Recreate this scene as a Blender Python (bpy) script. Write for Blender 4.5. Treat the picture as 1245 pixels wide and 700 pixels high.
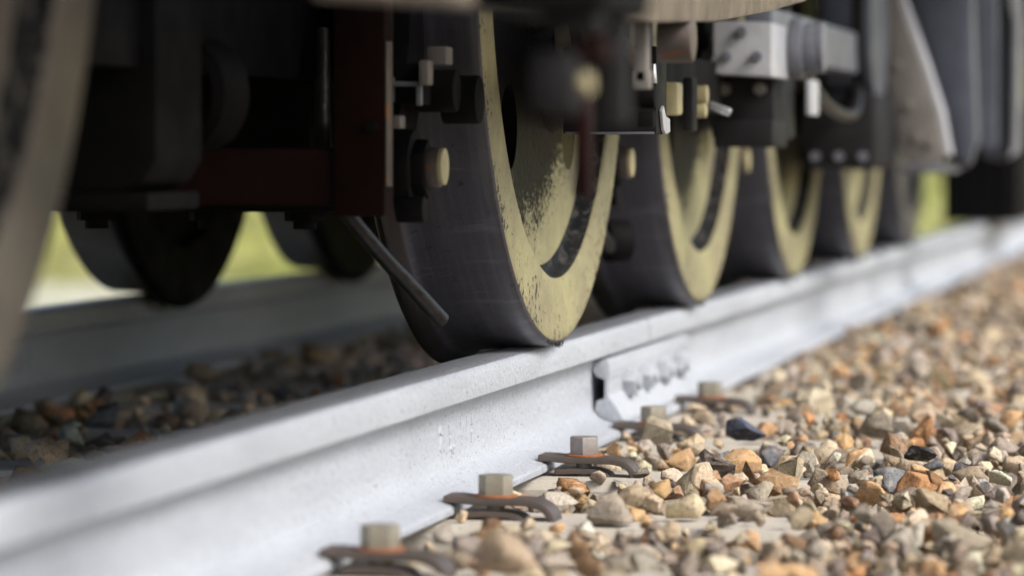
import bpy, bmesh, math, random
import numpy as np
from mathutils import Vector, Matrix

for o in list(bpy.data.objects):
    bpy.data.objects.remove(o)
sc = bpy.context.scene
C = sc.collection
R = math.radians

# ------------------------------------------------------------------ camera
# X runs along the track away from the viewer, Y to the left, Z up from the rail top
cd = bpy.data.cameras.new('camera')
cam = bpy.data.objects.new('camera', cd)
C.objects.link(cam)
cd.sensor_width = 36.0
cd.lens = 131.2
cd.clip_start = 0.05
cd.clip_end = 2000
cam.location = (0, -0.9925, 0.272)
th, pit = 0.1937, 0.0367
fwd = Vector((math.cos(th) * math.cos(pit), math.sin(th) * math.cos(pit), -math.sin(pit)))
cam.rotation_euler = fwd.to_track_quat('-Z', 'Y').to_euler()
cd.dof.use_dof = True
cd.dof.focus_distance = 4.90
cd.dof.aperture_fstop = 3.2
cd.dof.aperture_blades = 0
sc.camera = cam
sc.cycles.use_denoising = True
sc.cycles.denoising_prefilter = 'ACCURATE'

# ------------------------------------------------------------------ light
SUN_EL, SUN_DIR = R(43), Vector((-0.42, -1.0, 0))
w = bpy.data.worlds.new('World')
sc.world = w
w.use_nodes = True
nt = w.node_tree
bg = nt.nodes['Background']
sky = nt.nodes.new('ShaderNodeTexSky')
sky.sky_type = 'NISHITA'
sky.sun_disc = False
sky.sun_elevation = SUN_EL
sky.sun_rotation = math.atan2(SUN_DIR.x, SUN_DIR.y)
sky.dust_density = 3.0
sky.air_density = 1.0
nt.links.new(sky.outputs[0], bg.inputs[0])
bg.inputs[1].default_value = 0.15
sd = bpy.data.lights.new('sun', 'SUN')
sd.energy = 1.5
sd.angle = R(20)
sd.color = (1.0, 0.965, 0.91)
sun = bpy.data.objects.new('sun', sd)
C.objects.link(sun)
sv = SUN_DIR.normalized() * math.cos(SUN_EL) + Vector((0, 0, math.sin(SUN_EL)))
sun.rotation_euler = sv.to_track_quat('Z', 'Y').to_euler()
sun.location = (0, -8, 10)
vs = sc.view_settings
vs.view_transform = 'Standard'
vs.look = 'None'
vs.exposure = 0.95
vs.gamma = 1.0
vs.use_curve_mapping = False

# ------------------------------------------------------------------ material helpers
def new_mat(name):
    m = bpy.data.materials.new(name)
    m.use_nodes = True
    n = m.node_tree
    b = n.nodes['Principled BSDF']
    return m, n, b

def N(n, t, **kw):
    x = n.nodes.new(t)
    for k, v in kw.items():
        if k in x.inputs.keys() if hasattr(x.inputs, 'keys') else False:
            x.inputs[k].default_value = v
        else:
            setattr(x, k, v)
    return x

def noise(n, vec, scale, detail=4, rough=0.6, dist=0.0):
    x = n.nodes.new('ShaderNodeTexNoise')
    x.inputs['Scale'].default_value = scale
    x.inputs['Detail'].default_value = detail
    x.inputs['Roughness'].default_value = rough
    x.inputs['Distortion'].default_value = dist
    if vec is not None:
        n.links.new(vec, x.inputs['Vector'])
    return x.outputs['Fac']

def ramp(n, fac, stops, interp='LINEAR'):
    x = n.nodes.new('ShaderNodeValToRGB')
    x.color_ramp.interpolation = interp
    el = x.color_ramp.elements
    while len(el) < len(stops):
        el.new(0.5)
    for e, (p, c) in zip(el, stops):
        e.position = p
        e.color = (c, c, c, 1) if isinstance(c, (int, float)) else (*c, 1)
    n.links.new(fac, x.inputs[0])
    return x.outputs[0]

def mix(n, fac, a, b, mode='MIX'):
    x = n.nodes.new('ShaderNodeMix')
    x.data_type = 'RGBA'
    x.blend_type = mode
    for k, v in ((0, fac), (6, a), (7, b)):
        sock = x.inputs[k]
        if isinstance(v, (int, float)):
            sock.default_value = v if k == 0 else (v, v, v, 1)
        elif isinstance(v, tuple):
            sock.default_value = (*v, 1)
        else:
            n.links.new(v, sock)
    return x.outputs[2]

def math_(n, op, a, b=None, c=None):
    x = n.nodes.new('ShaderNodeMath')
    x.operation = op
    for i, v in enumerate((a, b, c)):
        if v is None:
            continue
        if isinstance(v, (int, float)):
            x.inputs[i].default_value = v
        else:
            n.links.new(v, x.inputs[i])
    return x.outputs[0]

def bump(n, b, h, strength=0.3, dist=0.002, prev=None):
    x = n.nodes.new('ShaderNodeBump')
    x.inputs['Strength'].default_value = strength
    x.inputs['Distance'].default_value = dist
    n.links.new(h, x.inputs['Height'])
    if prev is not None:
        n.links.new(prev, x.inputs['Normal'])
    n.links.new(x.outputs[0], b.inputs['Normal'])
    return x.outputs[0]

def coords(n, which='Object', scale=(1, 1, 1)):
    t = n.nodes.new('ShaderNodeTexCoord')
    mp = n.nodes.new('ShaderNodeMapping')
    mp.inputs['Scale'].default_value = scale
    n.links.new(t.outputs[which], mp.inputs['Vector'])
    return mp.outputs[0]

def worn(name, col, col2, rough=0.5, scale=30, metal=0.0, bump_s=0.25, chip=None, chip_at=0.66, chip_scale=70, spec=0.5):
    """a painted or bare metal with uneven tone, fine relief and optional chips"""
    m, n, b = new_mat(name)
    v = coords(n)
    f = noise(n, v, scale, 6, 0.65)
    c = mix(n, ramp(n, f, [(0.3, 0.0), (0.7, 1.0)]), col, col2)
    f2 = noise(n, v, chip_scale, 5, 0.6)
    if chip:
        c = mix(n, ramp(n, f2, [(chip_at, 0.0), (chip_at + 0.03, 1.0)]), c, chip)
    n.links.new(c, b.inputs['Base Color'])
    n.links.new(ramp(n, f, [(0.2, max(rough - 0.12, 0.05)), (0.8, min(rough + 0.12, 1))]), b.inputs['Roughness'])
    b.inputs['Metallic'].default_value = metal
    b.inputs['Specular IOR Level'].default_value = spec
    bump(n, b, f2, bump_s, 0.002)
    return m

# pale silver white paint on the rail, grainy and lumpy
def rail_material():
    m, n, b = new_mat('rail_paint')
    v = coords(n)
    vs_ = coords(n, scale=(0.25, 1, 1))
    big = noise(n, vs_, 9, 5, 0.6)
    fine = noise(n, v, 230, 4, 0.65)
    mid = noise(n, v, 90, 5, 0.65)
    c = mix(n, ramp(n, big, [(0.3, 0), (0.72, 1)]), (0.465, 0.495, 0.54), (0.365, 0.39, 0.43))
    spk = ramp(n, noise(n, v, 160, 2, 0.5), [(0.66, 0), (0.71, 1)])
    c = mix(n, spk, c, (0.17, 0.16, 0.15))
    c = mix(n, ramp(n, fine, [(0.60, 0), (0.72, 1)]), c, (0.66, 0.70, 0.75))
    n.links.new(c, b.inputs['Base Color'])
    n.links.new(ramp(n, mid, [(0.3, 0.32), (0.7, 0.58)]), b.inputs['Roughness'])
    b.inputs['Specular IOR Level'].default_value = 0.6
    h = math_(n, 'ADD', math_(n, 'MULTIPLY', fine, 0.5), mid)
    bump(n, b, h, 0.9, 0.004)
    return m

def rail_top_material():
    m, n, b = new_mat('rail_running_surface')
    v = coords(n)
    fine = noise(n, v, 380, 4, 0.65)
    big = noise(n, coords(n, scale=(0.12, 1, 1)), 45, 5, 0.6)
    c = mix(n, ramp(n, big, [(0.3, 0), (0.7, 1)]), (0.44, 0.465, 0.51), (0.34, 0.36, 0.40))
    c = mix(n, ramp(n, fine, [(0.55, 0), (0.7, 1)]), c, (0.62, 0.63, 0.65))
    n.links.new(c, b.inputs['Base Color'])
    b.inputs['Metallic'].default_value = 0.6
    n.links.new(ramp(n, fine, [(0.3, 0.22), (0.7, 0.45)]), b.inputs['Roughness'])
    bump(n, b, fine, 0.35, 0.0015)
    return m

# cream yellow paint of the wheel faces, flaked towards the tread and spattered with grease towards the hub
def wheel_paint():
    m, n, b = new_mat('wheel_yellow_paint')
    t = n.nodes.new('ShaderNodeTexCoord')
    sep = n.nodes.new('ShaderNodeSeparateXYZ')
    n.links.new(t.outputs['Object'], sep.inputs[0])
    x, y, z = sep.outputs
    r = math_(n, 'SQRT', math_(n, 'ADD', math_(n, 'MULTIPLY', x, x), math_(n, 'MULTIPLY', z, z)))
    v = t.outputs['Object']
    tone = noise(n, v, 14, 6, 0.65)
    base = mix(n, ramp(n, tone, [(0.3, 0), (0.7, 1)]), (0.375, 0.35, 0.185), (0.285, 0.262, 0.145))
    dirt = ramp(n, noise(n, v, 5, 6, 0.7), [(0.42, 0.0), (0.64, 0.85)])
    base = mix(n, dirt, base, (0.20, 0.17, 0.115))
    # flakes
    fl = noise(n, v, 85, 4, 0.7)
    edge = ramp(n, r, [(0.50, 0.0), (0.592, 0.10)])
    fk = math_(n, 'ADD', math_(n, 'ADD', fl, edge), math_(n, 'MULTIPLY', math_(n, 'SUBTRACT', noise(n, v, 7, 4, 0.6), 0.5), 0.28))
    flake = ramp(n, fk, [(0.665, 0), (0.685, 1)])
    base = mix(n, flake, base, (0.035, 0.03, 0.032))
    # grease spatter, thick by the hub and thinning outwards, with its own ragged edge
    g = math_(n, 'ADD', noise(n, v, 140, 4, 0.75), math_(n, 'MULTIPLY', noise(n, v, 4.5, 5, 0.6), 0.55))
    reach = ramp(n, math_(n, 'ADD', math_(n, 'SUBTRACT', r, math_(n, 'MULTIPLY', z, 0.34)), math_(n, 'MULTIPLY', x, 0.25)), [(0.41, 0.44), (0.50, 0.25), (0.63, 0.03)])
    up = math_(n, 'ADD', g, reach)
    gm = ramp(n, up, [(0.955, 0), (0.985, 1)])
    inner = ramp(n, r, [(0.490, 1.0), (0.4965, 0.0)])
    gm = math_(n, 'MULTIPLY', gm, inner)
    base = mix(n, gm, base, (0.005, 0.005, 0.006))
    n.links.new(base, b.inputs['Base Color'])
    n.links.new(mix(n, gm, 0.62, 0.36), b.inputs['Roughness'])
    n.links.new(math_(n, 'SUBTRACT', 0.32, math_(n, 'MULTIPLY', gm, 0.26)), b.inputs['Specular IOR Level'])
    h = math_(n, 'ADD', math_(n, 'MULTIPLY', flake, -0.5), math_(n, 'ADD', fl, math_(n, 'MULTIPLY', gm, math_(n, 'MULTIPLY', noise(n, v, 130, 4, 0.7), 3.0))))
    bump(n, b, h, 0.55, 0.003)
    return m

def tread_material():
    m, n, b = new_mat('wheel_tread_steel')
    t = n.nodes.new('ShaderNodeTexCoord')
    v = t.outputs['Object']
    sep = n.nodes.new('ShaderNodeSeparateXYZ')
    n.links.new(v, sep.inputs[0])
    x, y, z = sep.outputs
    r = math_(n, 'SQRT', math_(n, 'ADD', math_(n, 'MULTIPLY', x, x), math_(n, 'MULTIPLY', z, z)))
    big = noise(n, v, 11, 6, 0.65)
    band = noise(n, coords(n, scale=(0.3, 9, 0.3)), 8, 4, 0.6)
    fine = noise(n, v, 260, 4, 0.6)
    c = mix(n, ramp(n, big, [(0.3, 0), (0.7, 1)]), (0.070, 0.067, 0.082), (0.047, 0.045, 0.055))
    c = mix(n, ramp(n, band, [(0.48, 0), (0.68, 0.55)]), c, (0.10, 0.097, 0.112))
    c = mix(n, ramp(n, noise(n, v, 55, 5, 0.7), [(0.62, 0), (0.67, 0.8)]), c, (0.02, 0.018, 0.02))
    c = mix(n, ramp(n, noise(n, coords(n, scale=(1, 0.15, 1)), 40, 5, 0.7), [(0.58, 0), (0.66, 0.5)]), c, (0.13, 0.125, 0.145))
    fl = ramp(n, r, [(0.6015, 0), (0.606, 1)])
    c = mix(n, fl, c, (0.016, 0.012, 0.010))
    n.links.new(c, b.inputs['Base Color'])
    n.links.new(ramp(n, big, [(0.2, 0.34), (0.8, 0.56)]), b.inputs['Roughness'])
    b.inputs['Metallic'].default_value = 0.25
    bump(n, b, math_(n, 'ADD', fine, math_(n, 'MULTIPLY', noise(n, v, 55, 4, 0.7), 1.3)), 0.22, 0.0015)
    return m

def grease_material():
    m, n, b = new_mat('black_grease')
    v = coords(n)
    f = noise(n, v, 45, 6, 0.7)
    n.links.new(mix(n, ramp(n, f, [(0.48, 0), (0.62, 1)]), (0.007, 0.007, 0.008), (0.10, 0.095, 0.085)), b.inputs['Base Color'])
    b.inputs['Roughness'].default_value = 0.26
    b.inputs['Specular IOR Level'].default_value = 0.45
    bump(n, b, noise(n, v, 110, 5, 0.75), 1.0, 0.012)
    return m

def stone_material(name, src):
    m, n, b = new_mat(name)
    if src == 'object':
        oi = n.nodes.new('ShaderNodeObjectInfo')
        col = oi.outputs['Color']
    else:
        at = n.nodes.new('ShaderNodeAttribute')
        at.attribute_name = 'stone_colour'
        col = at.outputs['Color']
    g = n.nodes.new('ShaderNodeNewGeometry')
    v = g.outputs['Position']
    f = noise(n, v, 95, 5, 0.65)
    c = mix(n, ramp(n, f, [(0.30, 0.40), (0.5, 0.0)]), col, mix(n, 1.0, col, (0.45, 0.40, 0.38), 'MULTIPLY'))
    c = mix(n, ramp(n, f, [(0.54, 0), (0.68, 0.75)]), c, mix(n, 0.6, col, (0.66, 0.60, 0.52)))
    wv = noise(n, v, 210, 5, 0.75)
    c = mix(n, ramp(n, wv, [(0.36, 0.75), (0.46, 0.0)]), c, mix(n, 1.0, col, (0.34, 0.29, 0.26), 'MULTIPLY'))
    # iron stains and pale bloom
    c = mix(n, ramp(n, noise(n, v, 33, 4, 0.6), [(0.60, 0), (0.70, 0.5)]), c, (0.36, 0.20, 0.09))
    c = mix(n, ramp(n, noise(n, v, 520, 3, 0.6), [(0.60, 0), (0.70, 0.45)]), c, mix(n, 1.0, c, (0.42, 0.38, 0.36), 'MULTIPLY'))
    n.links.new(c, b.inputs['Base Color'])
    b.inputs['Roughness'].default_value = 0.72
    b.inputs['Specular IOR Level'].default_value = 0.4
    h = math_(n, 'ADD', noise(n, v, 120, 6, 0.72), math_(n, 'MULTIPLY', noise(n, v, 520, 3, 0.6), 0.3))
    bump(n, b, h, 0.9, 0.006)
    return m

def ground_material(name, cols, scale, bs=0.8, bd=0.03, rough=0.9):
    m, n, b = new_mat(name)
    g = n.nodes.new('ShaderNodeNewGeometry')
    vo = n.nodes.new('ShaderNodeTexVoronoi')
    vo.inputs['Scale'].default_value = scale
    n.links.new(g.outputs['Position'], vo.inputs['Vector'])
    s = n.nodes.new('ShaderNodeSeparateColor')
    n.links.new(vo.outputs['Color'], s.inputs[0])
    k = len(cols)
    c = ramp(n, s.outputs[0], [(i / k, cc) for i, cc in enumerate(cols)], 'CONSTANT')
    c = mix(n, ramp(n, noise(n, g.outputs['Position'], scale * 3, 4), [(0.3, 0.5), (0.6, 0)]), c, mix(n, 1.0, c, (0.5, 0.48, 0.46), 'MULTIPLY'))
    n.links.new(c, b.inputs['Base Color'])
    b.inputs['Roughness'].default_value = rough
    bump(n, b, math_(n, 'SUBTRACT', 1.0, vo.outputs['Distance']), bs, bd)
    return m

def leaf_material(name, a, bcol):
    m, n, b = new_mat(name)
    g = n.nodes.new('ShaderNodeNewGeometry')
    f = noise(n, g.outputs['Position'], 1.7, 5, 0.7)
    n.links.new(mix(n, ramp(n, f, [(0.3, 0), (0.7, 1)]), a, bcol), b.inputs['Base Color'])
    b.inputs['Roughness'].default_value = 0.55
    b.inputs['Transmission Weight'].default_value = 0.0
    b.inputs['Subsurface Weight'].default_value = 0.0
    return m

M = {}
M['rail'] = rail_material()
M['rail_top'] = rail_top_material()
M['paint'] = wheel_paint()
M['tread'] = tread_material()
M['grease'] = grease_material()
M['stone'] = stone_material('ballast_stone', 'object')
M['stones'] = stone_material('ballast_mass', 'attr')
M['dull_rail'] = worn('dull_rail_steel', (0.34, 0.34, 0.345), (0.24, 0.235, 0.23), 0.45, 20)
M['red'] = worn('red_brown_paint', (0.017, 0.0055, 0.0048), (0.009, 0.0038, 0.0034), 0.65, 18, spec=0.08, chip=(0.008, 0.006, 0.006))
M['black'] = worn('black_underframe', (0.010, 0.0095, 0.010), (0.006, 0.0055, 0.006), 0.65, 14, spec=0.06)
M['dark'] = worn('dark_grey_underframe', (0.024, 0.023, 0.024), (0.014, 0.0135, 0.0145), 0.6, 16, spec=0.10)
M['rod'] = worn('rod_steel', (0.20, 0.185, 0.17), (0.13, 0.12, 0.11), 0.5, 12, spec=0.25)
M['rod_brown'] = worn('greasy_brown_rod', (0.20, 0.17, 0.135), (0.11, 0.09, 0.072), 0.5, 14, spec=0.15)
M['grey'] = worn('grey_painted_steel', (0.20, 0.21, 0.245), (0.13, 0.135, 0.155), 0.45, 12, spec=0.3)
M['pale'] = worn('pale_grey_painted_steel', (0.50, 0.51, 0.54), (0.36, 0.365, 0.39), 0.4, 16, chip=(0.12, 0.11, 0.1), chip_at=0.70)
M['silver'] = worn('bare_bright_steel', (0.62, 0.63, 0.66), (0.45, 0.46, 0.48), 0.25, 40, metal=0.7)
M['yellow'] = worn('cream_yellow_mark_paint', (0.52, 0.46, 0.25), (0.40, 0.35, 0.20), 0.55, 30, chip=(0.05, 0.045, 0.04), chip_at=0.68)
M['pipe'] = worn('greasy_pipe_steel', (0.012, 0.0115, 0.012), (0.032, 0.030, 0.030), 0.38, 60, metal=0.2, bump_s=0.8, spec=0.35)
M['clip'] = worn('weathered_clip_steel', (0.085, 0.075, 0.07), (0.125, 0.095, 0.08), 0.5, 45, metal=0.3, chip=(0.21, 0.085, 0.035), chip_at=0.60, chip_scale=40)
M['bolt'] = worn('zinc_bolt', (0.33, 0.305, 0.245), (0.225, 0.205, 0.16), 0.5, 60, metal=0.35, chip=(0.13, 0.09, 0.055), chip_at=0.62, chip_scale=90)
M['bolt_dark'] = worn('dull_grey_bolt', (0.30, 0.28, 0.27), (0.20, 0.18, 0.17), 0.48, 60, metal=0.35, chip=(0.12, 0.075, 0.05), chip_at=0.64, chip_scale=90)
M['rust'] = worn('orange_rust', (0.36, 0.13, 0.045), (0.20, 0.07, 0.03), 0.8, 90, bump_s=0.6)
M['concrete'] = worn('sleeper_concrete', (0.52, 0.48, 0.41), (0.42, 0.385, 0.325), 0.85, 22, bump_s=0.5, chip=(0.30, 0.27, 0.22), chip_at=0.64, chip_scale=120)
M['shaded_paint'] = worn('shaded_wheel_paint', (0.105, 0.09, 0.07), (0.06, 0.052, 0.044), 0.6, 12, spec=0.3)  # brown-grey copy of the wheel paint, darkened for the wheel standing in shade
M['lit_far_tread'] = worn('brownish_lit_far_tread', (0.22, 0.19, 0.175), (0.12, 0.10, 0.09), 0.55, 9, spec=0.3)  # paler than the near treads, with far-side daylight put into the colour
M['sky_grey'] = worn('sky_tinted_grey_paint', (0.095, 0.105, 0.135), (0.055, 0.06, 0.078), 0.42, 9, spec=0.35)  # bluish from the sky's reflection, put into the base colour
M['timber'] = worn('old_timber', (0.26, 0.14, 0.07), (0.16, 0.09, 0.05), 0.8, 12)
M['under'] = ground_material('ballast_bed', [(0.16, 0.13, 0.10), (0.22, 0.17, 0.12), (0.10, 0.09, 0.08), (0.26, 0.22, 0.17)], 24)
M['path'] = ground_material('gravel_path', [(0.50, 0.48, 0.34), (0.56, 0.54, 0.40), (0.42, 0.41, 0.26)], 6, 0.3)
M['soil'] = ground_material('grassy_soil', [(0.42, 0.42, 0.15), (0.52, 0.48, 0.22), (0.34, 0.36, 0.10)], 3.0, 0.4)
M['yard'] = ground_material('gravel_yard', [(0.24, 0.21, 0.17), (0.30, 0.26, 0.21), (0.18, 0.16, 0.135)], 14, 0.4)
M['grass'] = leaf_material('sunlit_grass', (0.42, 0.45, 0.12), (0.58, 0.55, 0.24))

# ------------------------------------------------------------------ mesh helpers
def finish(name, bm, mats, parent=None, smooth=None, recalc=True):
    if recalc:
        bmesh.ops.recalc_face_normals(bm, faces=bm.faces[:])
    me = bpy.data.meshes.new(name)
    if smooth is not None:
        for f in bm.faces:
            f.smooth = True
        for e in bm.edges:
            if len(e.link_faces) == 2 and e.calc_face_angle(0) > smooth:
                e.smooth = False
    bm.to_mesh(me)
    bm.free()
    for m in (mats if isinstance(mats, (list, tuple)) else [mats]):
        me.materials.append(M[m])
    o = bpy.data.objects.new(name, me)
    C.objects.link(o)
    if parent is not None:
        o.parent = parent
    return o

def tag(o, label=None, cat=None, group=None, kind=None):
    for k, v in (('label', label), ('category', cat), ('group', group), ('kind', kind)):
        if v:
            o[k] = v
    return o

def empty(name, loc=(0, 0, 0)):
    o = bpy.data.objects.new(name, None)
    o.location = loc
    o.empty_display_size = 0.1
    C.objects.link(o)
    return o

def copy_tree(o, parent=None):
    c = o.copy()
    C.objects.link(c)
    c.parent = parent
    for ch in [x for x in o.children]:
        copy_tree(ch, c)
    return c

def b_box(bm, c, s, bev=0.0, rot=None, seg=2):
    t = bmesh.new()
    bmesh.ops.create_cube(t, size=1)
    bmesh.ops.scale(t, vec=Vector(s), verts=t.verts)
    if bev:
        bmesh.ops.bevel(t, geom=t.edges[:], offset=bev, segments=seg, affect='EDGES', profile=0.6)
    if rot is not None:
        bmesh.ops.transform(t, matrix=rot, verts=t.verts)
    bmesh.ops.translate(t, vec=Vector(c), verts=t.verts)
    merge(bm, t)

def merge(bm, t):
    me = bpy.data.meshes.new('tmp')
    t.to_mesh(me)
    t.free()
    bm.from_mesh(me)
    bpy.data.meshes.remove(me)

def b_cyl(bm, a, b, r, r2=None, n=24, bev=0.0, rot0=0.0):
    """solid cylinder, cone or prism from a to b"""
    a, b = Vector(a), Vector(b)
    r2 = r if r2 is None else r2
    t = bmesh.new()
    L = (b - a).length
    bmesh.ops.create_cone(t, cap_ends=True, segments=n, radius1=r, radius2=r2, depth=L)
    if rot0:
        bmesh.ops.rotate(t, cent=(0, 0, 0), matrix=Matrix.Rotation(rot0, 3, 'Z'), verts=t.verts)
    if bev:
        es = [e for e in t.edges if abs(e.verts[0].co.z - e.verts[1].co.z) < 1e-6]
        bmesh.ops.bevel(t, geom=es, offset=bev, segments=2, affect='EDGES', profile=0.6)
    q = (b - a).to_track_quat('Z', 'Y')
    bmesh.ops.transform(t, matrix=Matrix.Translation((a + b) / 2) @ q.to_matrix().to_4x4(), verts=t.verts)
    merge(bm, t)

def b_prism(bm, pts, axis, a, b, bev=0.0):
    """extrude a closed outline; axis 'X': pts are (y,z); 'Y': (x,z); 'Z': (x,y)"""
    t = bmesh.new()
    def mk(p, d):
        return {'X': (d, p[0], p[1]), 'Y': (p[0], d, p[1]), 'Z': (p[0], p[1], d)}[axis]
    v0 = [t.verts.new(mk(p, a)) for p in pts]
    v1 = [t.verts.new(mk(p, b)) for p in pts]
    n = len(pts)
    t.faces.new(v0)
    t.faces.new(v1[::-1])
    for i in range(n):
        t.faces.new((v0[i], v1[i], v1[(i + 1) % n], v0[(i + 1) % n]))
    bmesh.ops.recalc_face_normals(t, faces=t.faces[:])
    if bev:
        bmesh.ops.bevel(t, geom=t.edges[:], offset=bev, segments=2, affect='EDGES', profile=0.6)
    merge(bm, t)

def b_tube(bm, pts, r, n=14):
    pts = [Vector(p) for p in pts]
    rings = []
    up = Vector((0, 1, 0.1)).normalized()
    for i, p in enumerate(pts):
        d = (pts[min(i + 1, len(pts) - 1)] - pts[max(i - 1, 0)]).normalized()
        s = d.cross(up).normalized()
        u = s.cross(d)
        rr = r[i] if isinstance(r, (list, tuple)) else r
        rings.append([bm.verts.new(p + (s * math.cos(k * 2 * math.pi / n) + u * math.sin(k * 2 * math.pi / n)) * rr) for k in range(n)])
    for a, b in zip(rings, rings[1:]):
        for k in range(n):
            bm.faces.new((a[k], a[(k + 1) % n], b[(k + 1) % n], b[k]))
    bm.faces.new(rings[0][::-1])
    bm.faces.new(rings[-1])

def bez(pts, n=8):
    """smooth polyline through points (Catmull-Rom)"""
    p = [Vector(x) for x in pts]
    p = [2 * p[0] - p[1]] + p + [2 * p[-1] - p[-2]]
    out = []
    for i in range(1, len(p) - 2):
        for k in range(n):
            t = k / n
            out.append(0.5 * ((2 * p[i]) + (p[i + 1] - p[i - 1]) * t + (2 * p[i - 1] - 5 * p[i] + 4 * p[i + 1] - p[i + 2]) * t * t + (3 * p[i] - p[i - 1] - 3 * p[i + 1] + p[i + 2]) * t ** 3))
    out.append(p[-2])
    return out

def lathe(bm, prof, n=160, mat_of=None):
    """revolve (y, r) about the Y axis; mat_of gives a material index for each profile segment"""
    rings = [[bm.verts.new((r * math.cos(2 * math.pi * k / n), y, r * math.sin(2 * math.pi * k / n))) for k in range(n)] for y, r in prof]
    for i, (a, b) in enumerate(zip(rings, rings[1:])):
        for k in range(n):
            f = bm.faces.new((a[k], a[(k + 1) % n], b[(k + 1) % n], b[k]))
            if mat_of:
                f.material_index = mat_of(i)
    return rings

def part(name, mat, parent, *ops, smooth=R(35)):
    first = None
    for fn, *a in ops:
        bm = bmesh.new()
        kw = a.pop() if a and isinstance(a[-1], dict) else {}
        fn(bm, *a, **kw)
        o = finish(name, bm, mat, parent, smooth)
        first = first or o
    return first

rnd = random.Random(7)
rng = np.random.default_rng(11)

# ------------------------------------------------------------------ ground
ZB = -0.225       # the bed below the loose stones
def sheet(name, pts, z, mat):
    bm = bmesh.new()
    bm.faces.new([bm.verts.new((x, y, z)) for x, y in pts])
    return tag(finish(name, bm, mat), kind='structure')

sheet('ground', [(-400, -400), (600, -400), (600, 400), (-400, 400)], -0.75, 'yard')
bm = bmesh.new()
sec = [(-6.5, -0.76), (-4.2, ZB), (2.1, ZB), (2.75, -0.72)]
for (y0, z0), (y1, z1) in zip(sec, sec[1:]):
    bm.faces.new([bm.verts.new(p) for p in ((-30, y0, z0), (90, y0, z0), (90, y1, z1), (-30, y1, z1))])
ballast = tag(finish('ballast_bed', bm, 'under'), kind='structure')
bm = bmesh.new()
sec = [(2.9, -0.76), (3.7, -0.52), (6.3, -0.50), (6.9, -0.68)]
for (y0, z0), (y1, z1) in zip(sec, sec[1:]):
    bm.faces.new([bm.verts.new(p) for p in ((-30, y0, z0), (90, y0, z0), (90, y1, z1), (-30, y1, z1))])
tag(finish('path', bm, 'path'), kind='structure')

# ------------------------------------------------------------------ sleepers
S0, SP = 3.763, 0.609
BOLT_X = [S0 + SP * i for i in range(-3, 14)]
ZS = -0.1685
ords = {0: 'nearest', 1: 'second', 2: 'third', 3: 'fourth', 4: 'fifth', 5: 'sixth', 6: 'seventh', 7: 'eighth', 8: 'ninth'}
def sleeper_mesh():
    bm = bmesh.new()
    pts = [(-0.115, -0.36), (-0.095, ZS - 0.012), (-0.085, ZS), (0.085, ZS), (0.095, ZS - 0.012), (0.115, -0.36)]
    t = bmesh.new()
    nseg = 24
    rows = []
    for j in range(nseg + 1):
        y = -0.505 + j * (1.07 + 1.01) / nseg
        rows.append([t.verts.new((p[0] + rnd.uniform(-.0012, .0012), y, p[1] + rnd.uniform(-.0012, .0012))) for p in pts])
    for a, b in zip(rows, rows[1:]):
        for k in range(len(pts) - 1):
            t.faces.new((a[k], a[k + 1], b[k + 1], b[k]))
    t.faces.new(rows[0]); t.faces.new(rows[-1][::-1])
    merge(bm, t)
    return bm
sl0 = None
for i in range(0, 8):
    x = S0 + SP * i
    if sl0 is None:
        sl0 = finish('sleeper', sleeper_mesh(), 'concrete', None, R(20))
        o = sl0
    else:
        o = sl0.copy(); C.objects.link(o)
    o.location = (x, 0, 0)
    o.rotation_euler.z = rnd.uniform(-0.01, 0.01)
    tag(o, {0: 'pale concrete sleeper under the nearest, blurred bolted clip', 1: 'pale concrete sleeper under the second bolted clip from the camera',
            2: 'pale concrete sleeper showing as a long smooth strip beside the sharp grey bolt'}.get(i, ('pale concrete sleeper in the stones under the %s bolted clip' % ords[i]) if i < 5 else ('pale blurred sleeper half buried in stones, %s beyond the last bolted clip' % {5: 'first', 6: 'second', 7: 'third'}[i])), 'sleeper', 'concrete sleepers under the track')

# ------------------------------------------------------------------ rails
prof_half = [(0.0, 0.0), (0.012, -0.0003), (0.022, -0.0014), (0.0285, -0.0040), (0.0325, -0.0080), (0.0345, -0.0135), (0.0352, -0.036), (0.0348, -0.0410), (0.0325, -0.0428),
             (0.0170, -0.0468), (0.0118, -0.0510), (0.0098, -0.0600), (0.0088, -0.075), (0.0088, -0.105), (0.0100, -0.120), (0.0135, -0.1295), (0.0215, -0.1365),
             (0.036, -0.1430), (0.060, -0.1490), (0.0660, -0.1515), (0.0680, -0.1545), (0.0680, -0.1610), (0.0660, -0.1630)]
outline = prof_half + [(-y, z) for y, z in reversed(prof_half[1:])]
def rail_mesh(x0, x1, mats, step=0.5):
    bm = bmesh.new()
    n = max(2, int((x1 - x0) / step))
    rows = []
    for i in range(n + 1):
        x = x0 + (x1 - x0) * i / n
        rows.append([bm.verts.new((x, y, z)) for y, z in outline])
    k = len(outline)
    for a, b in zip(rows, rows[1:]):
        for j in range(k):
            f = bm.faces.new((a[j], a[(j + 1) % k], b[(j + 1) % k], b[j]))
            z = (outline[j][1] + outline[(j + 1) % k][1]) / 2
            if z > -0.0035 and len(mats) > 1:
                f.material_index = 1
    bm.faces.new(rows[0]); bm.faces.new(rows[-1][::-1])
    return bm
JX = 6.06
near_rail = finish('rail', rail_mesh(-4, JX - 0.004, ['rail', 'rail_top']), ['rail', 'rail_top'], None, R(25))
tag(near_rail, 'white painted steel rail running from the bottom left corner under the front wheels', 'rail', 'rails of the track')
far_rail = finish('rail', rail_mesh(JX + 0.004, 75, ['rail', 'rail_top']), ['rail', 'rail_top'], None, R(25))
tag(far_rail, 'white painted rail beyond the joint, blurred, receding under the rear wheels', 'rail', 'rails of the track')
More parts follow.
